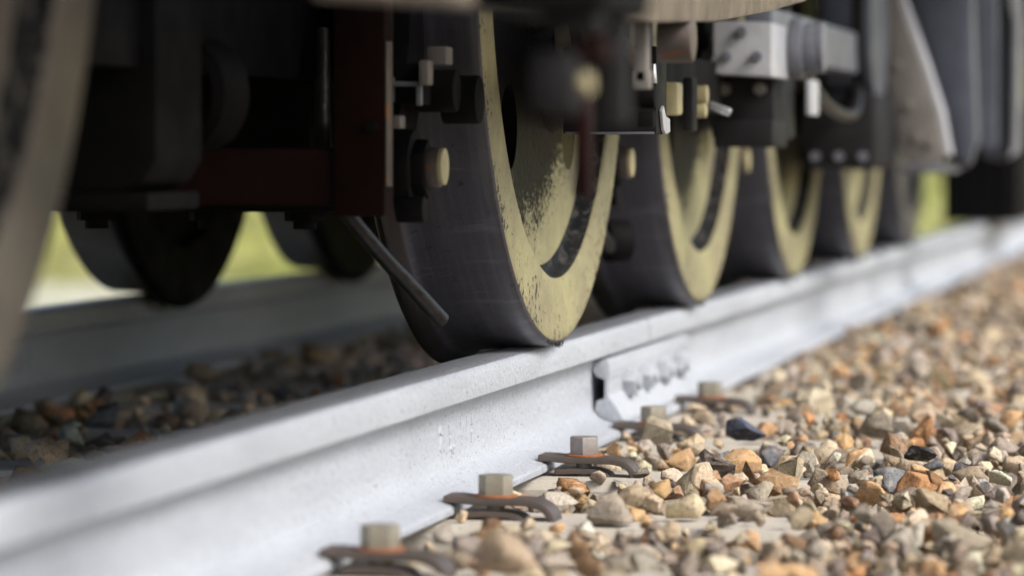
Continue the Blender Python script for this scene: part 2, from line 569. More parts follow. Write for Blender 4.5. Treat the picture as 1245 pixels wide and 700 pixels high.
opp = finish('rail', rail_mesh(-4, 75, ['rail']), ['rail'], None, R(25))
opp.location.y = 1.07
tag(opp, 'shaded grey opposite rail in the shade under the train', 'rail', 'rails of the track')

# raised rolling marks on the web: a hooked stroke and a group of upright strokes
def stroke(bm, pts, wd=0.010, h=0.0018):
    pts = [Vector((x, -0.0086, z)) for x, z in pts]
    for a, b in zip(pts, pts[1:]):
        d = (b - a).normalized()
        s = Vector((-d.z, 0, d.x)) * wd / 2
        t = bmesh.new()
        base = [a - s, a + s, b + s, b - s]
        top = [q * 0.86 + (a + b) / 2 * 0.14 + Vector((0, -h, 0)) for q in base]
        vb = [t.verts.new(q) for q in base]; vt = [t.verts.new(q) for q in top]
        t.faces.new(vt)
        for k in range(4):
            t.faces.new((vb[k], vb[(k + 1) % 4], vt[(k + 1) % 4], vt[k]))
        merge(bm, t)
marks = [[(4.600, -0.072), (4.603, -0.086), (4.606, -0.100)], [(4.612, -0.101), (4.622, -0.109), (4.632, -0.104)],
         [(4.672, -0.068), (4.672, -0.086)], [(4.676, -0.090), (4.676, -0.106)], [(4.708, -0.066), (4.708, -0.102)], [(4.742, -0.066), (4.742, -0.084)], [(4.738, -0.090), (4.742, -0.106)],
         [(4.545, -0.075), (4.560, -0.082), (4.548, -0.104)]]
for q in marks:
    bm = bmesh.new()
    stroke(bm, q)
    finish('raised_mark', bm, 'rail', near_rail)

# joint bar with nuts
fp = [(-0.0125, -0.0560), (-0.030, -0.0475), (-0.0370, -0.0510), (-0.0385, -0.0640), (-0.0375, -0.0770), (-0.0360, -0.0800), (-0.0360, -0.1030), (-0.0390, -0.1080),
      (-0.0480, -0.1210), (-0.0590, -0.1400), (-0.0590, -0.1465), (-0.036, -0.1415), (-0.0225, -0.1350), (-0.0145, -0.1270), (-0.0175, -0.1120), (-0.0300, -0.1080), (-0.0300, -0.0790), (-0.0170, -0.0740), (-0.0115, -0.0640)]
plate = part('fishplate', 'rail', near_rail, (b_prism, fp, 'X', 5.645, 6.475, dict(bev=0.0007)))
inner = part('fishplate', 'rail', near_rail, (b_prism, [(-y, z) for y, z in fp], 'X', 5.645, 6.475))
for x in (5.80, 5.97, 6.15, 6.32):
    part('nut', 'rail', plate, (b_cyl, (x, -0.036, -0.0915), (x, -0.056, -0.0915), 0.0250, dict(n=6, bev=0.002, rot0=rnd.uniform(0, 1))),
         (b_cyl, (x, -0.054, -0.0915), (x, -0.063, -0.0915), 0.0125, dict(n=14, bev=0.002)))

# ------------------------------------------------------------------ clips with bolts
def strip(bm, pts, wd, t):
    """bent flat bar: centre line (y,z), width along X, thickness t"""
    pts = [Vector((0, y, z)) for y, z in pts]
    L, U = [], []
    for i, p in enumerate(pts):
        d = (pts[min(i + 1, len(pts) - 1)] - pts[max(i - 1, 0)]).normalized()
        nrm = Vector((0, -d.z, d.y))
        U.append(p + nrm * t / 2); L.append(p - nrm * t / 2)
    poly = [(q.y, q.z) for q in U] + [(q.y, q.z) for q in reversed(L)]
    tm = bmesh.new()
    hw = wd / 2
    n = len(U)
    vu = [[tm.verts.new((s * hw, q.y, q.z)) for q in U] for s in (-1, 1)]
    vl = [[tm.verts.new((s * hw, q.y, q.z)) for q in L] for s in (-1, 1)]
    for i in range(n - 1):
        tm.faces.new((vu[0][i], vu[0][i + 1], vu[1][i + 1], vu[1][i]))
        tm.faces.new((vl[0][i], vl[1][i], vl[1][i + 1], vl[0][i + 1]))
        for s in (0, 1):
            tm.faces.new((vu[s][i], vl[s][i], vl[s][i + 1], vu[s][i + 1]))
    for i in (0, n - 1):
        tm.faces.new((vu[0][i], vu[1][i], vl[1][i], vl[0][i]))
    bmesh.ops.recalc_face_normals(tm, faces=tm.faces[:])
    es = [e for e in tm.edges if e.calc_face_angle(0) > R(60)]
    bmesh.ops.bevel(tm, geom=es, offset=0.0013, segments=2, affect='EDGES', profile=0.5)
    merge(bm, tm)

up_pts = [(v.y, v.z) for v in bez([(0, -0.056, -0.1435), (0, -0.070, -0.1435), (0, -0.095, -0.1455), (0, -0.140, -0.1460), (0, -0.163, -0.1475), (0, -0.178, -0.1535), (0, -0.186, -0.1640), (0, -0.188, -0.1780)], 5)]
lo_pts = [(v.y, v.z) for v in bez([(0, -0.078, -0.1620), (0, -0.108, -0.1605), (0, -0.136, -0.1620), (0, -0.150, -0.1680), (0, -0.156, -0.1790)], 5)]
bolt_words = ['grey yellowish hex bolt on a rusty clip nearest the camera, fully blurred', 'slightly blurred clip with a yellowish hex bolt and orange washer, second from camera',
              'sharply focused rail clip with a dark grey hex bolt and curled end', 'rail clip with a tan hex bolt beside the joint bar, fourth from camera', 'farthest blurred rusty rail clip with a small tan bolt, fifth from camera']
for i in range(0, 5):
    x = S0 + SP * i
    root = empty('rail_clip', (x, 0, 0))
    bmat = 'bolt_dark' if i in (2, 5) else 'bolt'
    bm = bmesh.new(); strip(bm, up_pts, 0.052, 0.0088)
    finish('clip_plate', bm, 'clip', root, R(40))
    bm = bmesh.new(); strip(bm, lo_pts, 0.046, 0.0080)
    finish('lower_leaf', bm, 'clip', root, R(40))
    part('washer', 'rust', root, (b_cyl, (0, -0.115, -0.1416), (0, -0.115, -0.1388), 0.0262, dict(bev=0.0009, n=36)))
    part('bolt', bmat, root, (b_cyl, (0, -0.115, -0.1393), (0, -0.115, -0.1150), 0.0208, dict(n=6, bev=0.0012, rot0={0: .2, 1: .12, 2: .62, 3: .5}.get(i, rnd.uniform(0, 1)))),
         (b_cyl, (0, -0.115, -0.170), (0, -0.115, -0.1428), 0.011, dict(n=14)))
    root.rotation_euler.z = 0.0
    if 0 <= i < 5:
        lab = bolt_words[i]
    elif i < 0:
        lab = 'rail clip in front of the picture, outside its lower left edge'
    else:
        lab = 'far blurred rail clip among the stones, %s from the camera' % ords.get(i, 'last')
    tag(root, lab, 'rail clip', 'bolted clips along the near rail')
    if i < -1:
        pass

# ------------------------------------------------------------------ ballast stones
PAL = [((0.34, 0.30, 0.25), 16), ((0.42, 0.36, 0.28), 15), ((0.27, 0.25, 0.235), 14), ((0.33, 0.32, 0.315), 10), ((0.48, 0.43, 0.35), 12), ((0.43, 0.30, 0.175), 10), ((0.36, 0.20, 0.10), 5),
       ((0.28, 0.185, 0.125), 7), ((0.17, 0.15, 0.145), 6), ((0.40, 0.345, 0.285), 6), ((0.26, 0.235, 0.24), 4), ((0.13, 0.14, 0.17), 2), ((0.58, 0.53, 0.45), 5)]
pal = np.array([p[0] for p in PAL]); pw = np.array([p[1] for p in PAL], float); pw /= pw.sum()

def stone_proto(npts, seed, fine):
    r = random.Random(seed)
    bm = bmesh.new()
    sx, sy, sz = 1.0, r.uniform(0.68, 0.95), r.uniform(0.50, 0.80)
    for _ in range(npts):
        v = Vector((r.gauss(0, 1), r.gauss(0, 1), r.gauss(0, 1))).normalized()
        # push towards a box so that the stone is blocky and angular
        m = max(abs(v.x), abs(v.y), abs(v.z))
        v = v.lerp(v / m, r.uniform(0.1, 0.75)) * r.uniform(0.84, 1.0) * 0.5
        bm.verts.new((v.x * sx, v.y * sy, v.z * sz))
    h = bmesh.ops.convex_hull(bm, input=bm.verts)
    dead = [g for g in set(h['geom_interior'] + h['geom_unused']) if isinstance(g, bmesh.types.BMVert)]
    bmesh.ops.delete(bm, geom=dead, context='VERTS')
    bmesh.ops.dissolve_limit(bm, angle_limit=R(16), verts=bm.verts[:], edges=bm.edges[:])
    if fine:
        bmesh.ops.bevel(bm, geom=bm.edges[:], offset=r.uniform(0.008, 0.035), segments=1, affect='EDGES', profile=0.5, clamp_overlap=True)
        bmesh.ops.triangulate(bm, faces=bm.faces[:])
        long = [e for e in bm.edges if e.calc_length() > 0.30]
        bmesh.ops.subdivide_edges(bm, edges=long, cuts=1)
        bmesh.ops.triangulate(bm, faces=bm.faces[:])
        for v in bm.verts:
            v.co += v.normal * r.uniform(-0.028, 0.022)
    bmesh.ops.triangulate(bm, faces=bm.faces[:])
    bmesh.ops.recalc_face_normals(bm, faces=bm.faces[:])
    for f in bm.faces:
        f.smooth = True
    for e in bm.edges:
        e.smooth = e.calc_face_angle(0) < R(24)
    me = bpy.data.meshes.new('stone')
    bm.to_mesh(me); bm.free()
    return me
FINE = [stone_proto(rnd.randint(9, 14), 100 + i, True) for i in range(32)]
COARSE = [stone_proto(rnd.randint(9, 12), 300 + i, False) for i in range(16)]
for me in FINE + COARSE:
    me.materials.append(M['stone'])
def arr(me):
    v = np.empty(len(me.vertices) * 3); me.vertices.foreach_get('co', v)
    f = np.array([p.vertices[:] for p in me.polygons])
    return v.reshape(-1, 3), f
AF, AC = [arr(m) for m in FINE], [arr(m) for m in COARSE]

def rotmats(n, tilt):
    a = rng.uniform(0, 2 * np.pi, n)
    tx, ty = np.clip(rng.normal(0, tilt, n), -.7, .7), np.clip(rng.normal(0, tilt, n), -.7, .7)
    ca, sa = np.cos(a), np.sin(a)
    Z = np.zeros((n, 3, 3)); Z[:, 0, 0] = ca; Z[:, 0, 1] = -sa; Z[:, 1, 0] = sa; Z[:, 1, 1] = ca; Z[:, 2, 2] = 1
    X = np.zeros((n, 3, 3)); X[:, 0, 0] = 1; X[:, 1, 1] = np.cos(tx); X[:, 1, 2] = -np.sin(tx); X[:, 2, 1] = np.sin(tx); X[:, 2, 2] = np.cos(tx)
    Y = np.zeros((n, 3, 3)); Y[:, 1, 1] = 1; Y[:, 0, 0] = np.cos(ty); Y[:, 0, 2] = np.sin(ty); Y[:, 2, 0] = -np.sin(ty); Y[:, 2, 2] = np.cos(ty)
    return Y @ X @ Z

def colours(n):
    c = pal[rng.choice(len(pal), n, p=pw)]
    return np.clip(c * np.array([1.46, 1.34, 1.14]) * rng.uniform(0.62, 1.28, (n, 1)) * rng.uniform(0.965, 1.035, (n, 3)), 0.02, 0.8)

def drop(x0, x1, y0, y1, per_m2, mean, height0, keep, sig=0.33, cell=0.012, level=-0.158, hard=None):
    """let stones fall one after another on a height grid; returns positions, sizes, rest heights and how free the top of each is"""
    nx, ny = int((x1 - x0) / cell) + 2, int((y1 - y0) / cell) + 2
    gx = x0 + np.arange(nx) * cell; gy = y0 + np.arange(ny) * cell
    H = height0(gx[:, None], gy[None, :]) + np.zeros((nx, ny))
    n = int((x1 - x0) * (y1 - y0) * per_m2)
    px = rng.uniform(x0, x1, n); py = rng.uniform(y0, y1, n)
    s = np.clip(rng.lognormal(math.log(mean), sig, n), mean * 0.45, mean * 2.0)
    order = np.argsort(-s * rng.uniform(0.35, 1.9, n))
    px, py, s = px[order], py[order], s[order]
    ok = keep(px, py, s)
    px, py, s = px[ok], py[ok], s[ok]
    z = np.zeros(len(px)); dead = np.zeros(len(px), bool); lim = 1.0
    hh_ = np.zeros(len(px), bool) if hard is None else hard(px, py)
    for i in range(len(px)):
        h = s[i] * 0.36
        i0 = max(int((px[i] - h - x0) / cell), 0); i1 = min(int((px[i] + h - x0) / cell) + 2, nx)
        j0 = max(int((py[i] - h - y0) / cell), 0); j1 = min(int((py[i] + h - y0) / cell) + 2, ny)
        w_ = H[i0:i1, j0:j1]
        base = w_.mean() * 0.75 + w_.max() * 0.25
        if i % 200 == 0:
            lim = H.mean() + 0.014
        if (i > 800 and base > lim) or (hh_[i] and base > ZS + 0.010):
            dead[i] = True
            continue
        z[i] = base + s[i] * 0.27
        H[i0:i1, j0:j1] = np.maximum(w_, base + s[i] * 0.47)
    px, py, s, z = px[~dead], py[~dead], s[~dead], z[~dead]
    free = np.ones((nx, ny), bool) if hard is None else ~(hard(gx[:, None], gy[None, :]) + np.zeros((nx, ny), bool))
    sh = level - H[free].mean()
    onhard = np.zeros(len(px), bool) if hard is None else hard(px, py)
    z = np.where(onhard, z, z + sh)
    H = np.where(free, H + sh, H)
    topz = np.empty(len(px))
    for i in range(len(px)):
        ii, jj = int((px[i] - x0) / cell), int((py[i] - y0) / cell)
        topz[i] = z[i] + s[i] * 0.2 - H[min(ii, nx - 1), min(jj, ny - 1)]
    return px, py, z, s, topz

def mass(name, px, py, z, s, protos, tilt, parent=None):
    n = len(px)
    Rm = rotmats(n, tilt)
    col = colours(n)
    which = rng.integers(0, len(protos), n)
    V, F, K = [], [], []
    off = 0
    for p, (v, f) in enumerate(protos):
        idx = np.where(which == p)[0]
        if not len(idx):
            continue
        sc_ = s[idx, None, None] * rng.uniform(0.85, 1.15, (len(idx), 1, 3))
        w_ = np.einsum('nij,nkj->nki', Rm[idx], v[None] * sc_)
        w_ += np.stack([px[idx], py[idx], z[idx]], -1)[:, None, :]
        V.append(w_.reshape(-1, 3))
        F.append((f[None] + (off + np.arange(len(idx)) * len(v))[:, None, None]).reshape(-1, 3))
        K.append(np.repeat(col[idx], len(v), axis=0))
        off += len(idx) * len(v)
    V, F, K = np.concatenate(V), np.concatenate(F), np.concatenate(K)
    me = bpy.data.meshes.new(name)
    me.vertices.add(len(V)); me.vertices.foreach_set('co', V.astype(np.float32).ravel())
    me.loops.add(F.size); me.loops.foreach_set('vertex_index', F.astype(np.int32).ravel())
    me.polygons.add(len(F)); me.polygons.foreach_set('loop_start', np.arange(0, F.size, 3, dtype=np.int32))
    me.update(calc_edges=True)
    a = me.color_attributes.new('stone_colour', 'FLOAT_COLOR', 'POINT')
    a.data.foreach_set('color', np.concatenate([K, np.ones((len(K), 1))], 1).astype(np.float32).ravel())
    me.materials.append(M['stones'])
    o = bpy.data.objects.new(name, me)
    C.objects.link(o)
    o['kind'] = 'stuff'
    if parent is not None:
        o.parent = parent
    return o

def sleeper_near(x):
    k = np.round((x - S0) / SP)
    return np.abs(x - (S0 + SP * k))
def h_near(x, y):
    d = sleeper_near(x)
    return np.where((d < 0.095) & (y > -0.51), ZS, np.where(y > -0.55, -0.213, -0.205))
def keep_near(px, py, s):
    d = sleeper_near(px)
    on = (d < 0.095 + s * 0.2) & (py > -0.53)
    ok = ~on | (rng.uniform(0, 1, len(px)) < np.where(py < -0.26, 0.60, 0.26))
    # stay clear of the rail foot and of the clips
    ok &= py < -0.068 - s * 0.50
    ok &= ~((d < 0.030 + s * 0.40) & (py > -0.192 - s * 0.35))
    ahead = (np.round((px - S0) / SP + 0.5) - (px - S0) / SP - 0.5) * SP
    ok &= ~((py > -0.26) & (px - S0 - SP * np.floor((px - S0) / SP) > SP - 0.20) & (s > 0.034))
    ok &= ~((d < 0.095) & (py > -0.24) & (s > 0.036))
    return ok
A = drop(2.2, 8.6, -1.75, -0.07, 2500, 0.037, h_near, keep_near, sig=0.42, level=-0.160, hard=lambda x, y: (sleeper_near(x) < 0.095) & (y > -0.51))
px, py, z, s, tz = A
# the stones that show largest become pieces of their own
d = np.stack([px, py, z], -1) - np.array(cam.location)
fw = np.array(fwd); rt = np.array([math.sin(th), -math.cos(th), 0]); upv = np.cross(rt, fw)
dep = d @ fw
sx_, sy_ = 0.5 + 131.2 / 36 * (d @ rt) / dep, 0.5 - 131.2 / 36 * (d @ upv) / dep * 1245 / 700
vis = (sx_ > 0.0) & (sx_ < 1.0) & (sy_ < 1.0) & (sy_ > 0.45) & (tz > s * 0.02)
score = np.where(vis, s / dep * np.where(dep > 4.3, 1.25, 1.0), 0)
pick = np.argsort(-score)[:290]
rest = np.ones(len(px), bool); rest[pick] = False
cols = colours(len(pick))
Rp = rotmats(len(pick), 0.45)
for k, i in enumerate(pick):
    o = bpy.data.objects.new('stone', FINE[k % len(FINE)])
    C.objects.link(o)
    o.parent = ballast
    m3 = Matrix([list(r_) for r_ in Rp[k]])
    o.matrix_local = Matrix.Translation((px[i], py[i], z[i])) @ m3.to_4x4() @ Matrix.Diagonal((s[i] * rnd.uniform(.9, 1.15), s[i] * rnd.uniform(.85, 1.1), s[i] * rnd.uniform(.85, 1.15), 1))
    o.color = (*cols[k], 1)
mass('loose_stones', px[rest], py[rest], z[rest], s[rest], AF, 0.5, ballast)
# a few stones that stand out
def special(loc, scl, rot, mesh, col, label):
    o = bpy.data.objects.new('stone', FINE[mesh]); C.objects.link(o); o.parent = ballast
    o.location = loc; o.scale = scl; o.rotation_euler = rot; o.color = (*col, 1); o['label'] = label
special((5.40, -0.150, -0.138), (0.055, 0.055, 0.085), (0.2, 0.3, 0.4), 3, (0.46, 0.39, 0.28), 'large rounded tan stone standing beside the clips')
special((5.44, -0.276, -0.140), (0.075, 0.058, 0.060), (0.3, -0.2, 1.2), 8, (0.085, 0.10, 0.15), 'dark blue black stone beside the sleeper strip')
special((5.13, -0.555, -0.145), (0.055, 0.050, 0.052), (0.5, 0.2, 0.6), 12, (0.035, 0.035, 0.038), 'angular black stone')

B = drop(8.6, 26, -4.0, -0.07, 620, 0.044, lambda x, y: -0.205 + 0 * x + 0 * y, lambda a, b, c: b < -0.07 - c * 0.45, cell=0.022)
mass('loose_stones', *B[:4], AC, 0.45, ballast)
B2 = drop(2.2, 8.6, -3.4, -1.75, 520, 0.044, lambda x, y: -0.205 + 0 * x + 0 * y, lambda a, b, c: a > 0, cell=0.022)
mass('loose_stones', *B2[:4], AC, 0.45, ballast)
D = drop(2.6, 15, 0.10, 0.98, 1200, 0.042, lambda x, y: np.where((sleeper_near(x) < 0.095), ZS, -0.215) + 0 * y,
         lambda a, b, c: (b > 0.068 + c * .5) & (b < 1.00 - c * .5) & ((sleeper_near(a) > 0.095) | (rng.uniform(0, 1, len(a)) < 0.9)), cell=0.02, level=-0.165, hard=lambda x, y: (sleeper_near(x) < 0.095) & (y > -1))
mass('loose_stones', *D[:4], AC, 0.45, ballast)
E_ = drop(4.5, 17, 1.15, 2.2, 420, 0.044, lambda x, y: -0.215 + 0 * x + 0 * y, lambda a, b, c: (b > 1.14 + c * .5), cell=0.022, level=-0.20)
mass('loose_stones', *E_[:4], AC, 0.45, ballast)

# ------------------------------------------------------------------ locomotive
loco = empty('locomotive', (0, 0, 0))
tag(loco, 'dark locomotive running gear with cream yellow faced wheels standing on the white rail', 'locomotive')
WR = 0.59
WX = [2.43, 5.13, 5.13 + 1.403, 5.13 + 2 * 1.403, 5.13 + 3 * 1.403, 5.13 + 4 * 1.403]

def make_wheel(parent, loc, face_mat, flip=False):
    # tyre: Y towards the inside of the track is positive
    bm = bmesh.new()
    prof = [(-0.006, 0.497), (-0.030, 0.4965), (-0.0505, 0.4955), (-0.0545, 0.4975), (-0.0553, 0.502), (-0.0553, 0.520), (-0.0553, 0.545), (-0.0553, 0.570), (-0.0545, 0.582), (-0.0520, 0.5862), (-0.0480, 0.5882),
            (-0.038, 0.5893), (-0.015, 0.5899), (0.015, 0.5912), (0.032, 0.5945), (0.048, 0.5955), (0.064, 0.5975), (0.073, 0.6020), (0.080, 0.6100), (0.086, 0.6165), (0.093, 0.6195), (0.100, 0.6165), (0.106, 0.606), (0.108, 0.55), (0.104, 0.500), (0.030, 0.497)]
    def mo(i):
        return 2 if i < 2 else (0 if i < 8 else 1)
    lathe(bm, prof, 200, mo)
    t = finish('wheel', bm, [face_mat, 'tread', 'grease'], parent, R(28))
    t.location = loc
    # disc with lightening holes, dished behind the tyre face, made as a filled outline with round holes
    bm = bmesh.new()
    loops = [(0, 0, 0.4945, 120)] + [(0.365 * math.sin(R(a)), -0.365 * math.cos(R(a)), 0.058, 32) for a in (-38, 38, 90, 142, -142, -90)]
    sides = []
    for y in (-0.026, 0.016):
        es, rings = [], []
        for cx, cz, rr, k in loops:
            vv = [bm.verts.new((cx + rr * math.cos(2 * math.pi * i / k), y, cz + rr * math.sin(2 * math.pi * i / k))) for i in range(k)]
            es += [bm.edges.new((vv[i], vv[(i + 1) % k])) for i in range(k)]
            rings.append(vv)
        bmesh.ops.triangle_fill(bm, use_beauty=True, use_dissolve=False, edges=es)
        sides.append(rings)
    for ra, rb_ in zip(*sides):
        k = len(ra)
        for i in range(k):
            bm.faces.new((ra[i], ra[(i + 1) % k], rb_[(i + 1) % k], rb_[i]))
    finish('wheel_disc', bm, face_mat, t, None)
    # fillet between disc and tyre
    bm = bmesh.new()
    lathe(bm, [(-0.0255, 0.474), (-0.0265, 0.481), (-0.0285, 0.488), (-0.0325, 0.4930), (-0.0375, 0.4962)], 160)
    finish('wheel_fillet', bm, 'grease', t, R(40))
    # hub boss and the crank boss under it, flared
    bm = bmesh.new()
    lathe(bm, [(-0.0255, 0.22), (-0.028, 0.195), (-0.036, 0.175), (-0.062, 0.165), (-0.075, 0.155), (-0.078, 0.12), (-0.078, 0.0005)], 64)
    finish('hub', bm, face_mat, t, R(30))
    return t

CR = (-0.09, -0.17)      # where the crank pins stand from the wheel centre
wheels = []
w0 = make_wheel(loco, (WX[1], 0, WR), 'paint')
bm = bmesh.new()
lathe(bm, [(-0.0255, 0.185), (-0.0270, 0.165), (-0.030, 0.145), (-0.034, 0.128), (-0.055, 0.118), (-0.072, 0.112), (-0.076, 0.104), (-0.076, 0.0005)], 56)
for v in bm.verts:
    v.co.x += 0.045; v.co.z -= 0.165
finish('crank_boss', bm, 'paint', w0, R(30))
bm = bmesh.new()
lathe(bm, [(0.014, 0.30), (0.020, 0.10), (0.14, 0.085), (0.9, 0.08)], 40)
finish('axle', bm, 'black', w0, R(30))
# drips of old grease at the outer lower edge of the front tyre
bm = bmesh.new()
for k in range(16):
    a = R(rnd.uniform(-10, 5)); L = rnd.uniform(0.002, 0.007)
    p0 = Vector((0.586 * math.sin(a), rnd.uniform(-0.056, -0.050), -0.586 * math.cos(a)))
    b_cyl(bm, p0, p0 + Vector((rnd.uniform(-.012, .012), rnd.uniform(-.004, 0), -L)), 0.0016, 0.0004, n=6)
finish('grease_flakes', bm, 'grease', w0)['kind'] = 'stuff'
for i, x in enumerate(WX):
    if i == 1:
        continue
    c = copy_tree(w0, loco)
    c.location = (x, 0, WR)
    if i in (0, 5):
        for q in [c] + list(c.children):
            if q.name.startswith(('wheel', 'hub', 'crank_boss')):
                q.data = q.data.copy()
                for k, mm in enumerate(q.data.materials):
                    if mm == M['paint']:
                        q.data.materials[k] = M['tread' if i else 'shaded_paint']
w0['label'] = 'sharp foremost wheel with flaking cream face and dark grey tread'
# wheels on the far rail, seen from inside
bm = bmesh.new()
lathe(bm, [(0.0, 0.10), (0.012, 0.10), (0.012, 0.49), (-0.01, 0.50), (-0.018, 0.55), (-0.020, 0.606), (-0.014, 0.6165), (-0.007, 0.6195), (0.0, 0.6165), (0.008, 0.605), (0.02, 0.592), (0.05, 0.590), (0.115, 0.588), (0.115, 0.50), (0.06, 0.49), (0.06, 0.0005)], 120, lambda i: 1 if 9 < i < 13 else 0)
fw0 = finish('wheel', bm, ['black', 'lit_far_tread'], loco, R(28))
for i, x in enumerate(WX):
    o = fw0 if i == 0 else fw0.copy()
    if i:
        C.objects.link(o)
    o.parent = loco
    o.location = (x + 0.36, 1.07 - 0.062, WR)
fw0['label'] = 'dull wheel standing on the opposite rail'

# main frames, body above
def frame_mesh(bm, y):
    pts = [(-3.0, 0.42)]
    for x in WX:
        pts += [(x - 0.34, 0.36), (x - 0.20, 0.36), (x - 0.16, 0.44), (x + 0.16, 0.44), (x + 0.20, 0.36), (x + 0.34, 0.36)]
    pts += [(12.2, 0.36), (12.2, 1.12), (-3.0, 1.12)]
    b_prism(bm, pts, 'Y', y, y + 0.03)
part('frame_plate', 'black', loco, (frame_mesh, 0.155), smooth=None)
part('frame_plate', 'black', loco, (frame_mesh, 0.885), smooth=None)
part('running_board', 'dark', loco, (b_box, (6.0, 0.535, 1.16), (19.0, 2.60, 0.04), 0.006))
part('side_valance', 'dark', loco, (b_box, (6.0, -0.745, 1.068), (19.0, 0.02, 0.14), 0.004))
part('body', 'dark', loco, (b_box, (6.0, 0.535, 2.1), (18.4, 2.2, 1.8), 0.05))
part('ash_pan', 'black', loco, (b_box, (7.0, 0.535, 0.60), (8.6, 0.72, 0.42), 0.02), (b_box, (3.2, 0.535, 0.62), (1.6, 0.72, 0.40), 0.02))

# brake gear in front of each wheel
def brake_set(x, full=True):
    """x is where the wheel stands; shoes hang on the side facing the camera"""
    e = x - 5.13
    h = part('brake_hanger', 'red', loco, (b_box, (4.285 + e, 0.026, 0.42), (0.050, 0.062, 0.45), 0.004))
    part('hanger_bolt', 'black', h, (b_cyl, (4.262 + e, 0.010, 0.300), (4.248 + e, 0.010, 0.300), 0.008, dict(n=6, bev=.001)))
    s_ = part('brake_shoe', 'black', loco, (b_prism, [(4.36 + e, 0.215), (4.425 + e, 0.200), (4.56 + e, 0.36), (4.535 + e, 0.55), (4.49 + e, 0.56), (4.47 + e, 0.40), (4.385 + e, 0.27)], 'Y', 0.012, 0.055, dict(bev=0.003)))
    p = part('brake_pin', 'black', loco,
             (b_cyl, (4.390 + e, 0.010, 0.250), (4.390 + e, -0.014, 0.250), 0.048, dict(n=28, bev=0.003)),
             (b_cyl, (4.390 + e, -0.012, 0.250), (4.390 + e, -0.030, 0.250), 0.036, dict(n=6, bev=0.003)),
             (b_cyl, (4.365 + e, 0.004, 0.202), (4.365 + e, -0.030, 0.202), 0.016, dict(n=16, bev=0.002)))
    part('pin_shank', 'clip', p, (b_cyl, (4.390 + e, -0.028, 0.252), (4.390 + e, -0.044, 0.252), 0.024, dict(n=24, bev=0.001)))
    part('painted_pin_end', 'yellow', p, (b_cyl, (4.390 + e, -0.0435, 0.253), (4.390 + e, -0.050, 0.253), 0.0225, dict(n=24, bev=0.002)))
    b = part('brake_link', 'black', loco, (b_cyl, (4.46 + e, 0.000, 0.345), (4.46 + e, -0.050, 0.345), 0.026, dict(n=20, bev=.003)),
             (b_cyl, (4.52 + e, -0.02, 0.335), (4.52 + e, -0.066, 0.335), 0.030, dict(n=22, bev=.003)),
             (b_box, (4.40 + e, -0.006, 0.352), (0.045, 0.040, 0.050), 0.004))
    part('split_pin', 'grey', b, (b_box, (4.372 + e, -0.005, 0.352), (0.012, 0.038, 0.006), .001), (b_box, (4.372 + e, -0.022, 0.340), (0.012, 0.006, 0.028), .001),
         (b_box, (4.372 + e, 0.012, 0.345), (0.012, 0.005, 0.030), .001))
    part('lug', 'rod', b, (b_box, (4.405 + e, -0.040, 0.386), (0.04, 0.024, 0.022), 0.003), (b_box, (4.372 + e, -0.030, 0.365), (0.03, 0.012, 0.030), 0.003), (b_box, (4.344 + e, 0.000, 0.306), (0.03, 0.016, 0.016), 0.003))
    part('lit_hanger_edge', 'clip', h, (b_box, (4.275 + e, -0.0065, 0.315), (0.030, 0.0025, 0.17), 0.0008))  # paler strip, light on the hanger's side put into its colour
    return h
for i in (1, 2, 3, 4):
    brake_set(WX[i])

# sanding pipe to the front wheel
part('sand_pipe', 'pipe', loco, (b_tube, bez([(4.50, 0.13, 0.42), (4.44, 0.115, 0.30), (4.395, 0.098, 0.235), (4.405, 0.078, 0.199), (4.46, 0.048, 0.147), (4.52, 0.022, 0.104), (4.580, -0.004, 0.060)], 6), 0.0102))
part('sand_pipe', 'pipe', loco, (b_tube, bez([(5.70, 0.10, 0.40), (5.80, 0.06, 0.24), (5.93, 0.03, 0.14), (6.04, 0.01, 0.10)], 6), 0.014))
part('pipe_clamp', 'black', loco, (b_cyl, (6.00, 0.03, 0.125), (6.02, -0.005, 0.125), 0.034, dict(n=20, bev=.004)))

# brake beam and cross members under the frames
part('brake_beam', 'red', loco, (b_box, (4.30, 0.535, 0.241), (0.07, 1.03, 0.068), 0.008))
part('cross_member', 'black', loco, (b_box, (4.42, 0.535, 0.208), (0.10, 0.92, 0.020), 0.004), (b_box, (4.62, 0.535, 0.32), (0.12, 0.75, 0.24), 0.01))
for y in (0.403, 0.258, 0.137, 0.72, 0.86):
    part('hanging_nut', 'black', loco, (b_cyl, (4.44, y, 0.199), (4.44, y, 0.186), 0.026, dict(n=6, bev=.001)), (b_cyl, (4.44, y, 0.187), (4.44, y, 0.176), 0.015, dict(n=12)))
part('spring_buckle', 'black', loco, (b_prism, [(0.135, 0.60), (0.135, 0.262), (0.150, 0.238), (0.175, 0.228), (0.262, 0.228), (0.262, 0.60)], 'X', 3.80, 3.98, dict(bev=0.008)),
     (b_box, (3.90, 0.215, 0.218), (0.20, 0.14, 0.02), 0.004))
bm = bmesh.new()
lathe(bm, [(-0.02, 0.045), (-0.03, 0.052), (-0.02, 0.062), (0.02, 0.062), (0.03, 0.052), (0.02, 0.045), (-0.02, 0.045)], 40)
o = finish('spring_shackle', bm, 'black', loco, R(40)); o.location = (4.06, 0.165, 0.335); o.rotation_euler.z = R(62)
part('leaf_spring', 'black', loco, *[(b_box, (3.65, 0.20, 0.60 + 0.018 * k), (1.4 - 0.13 * k, 0.09, 0.014), 0.003) for k in range(6)])

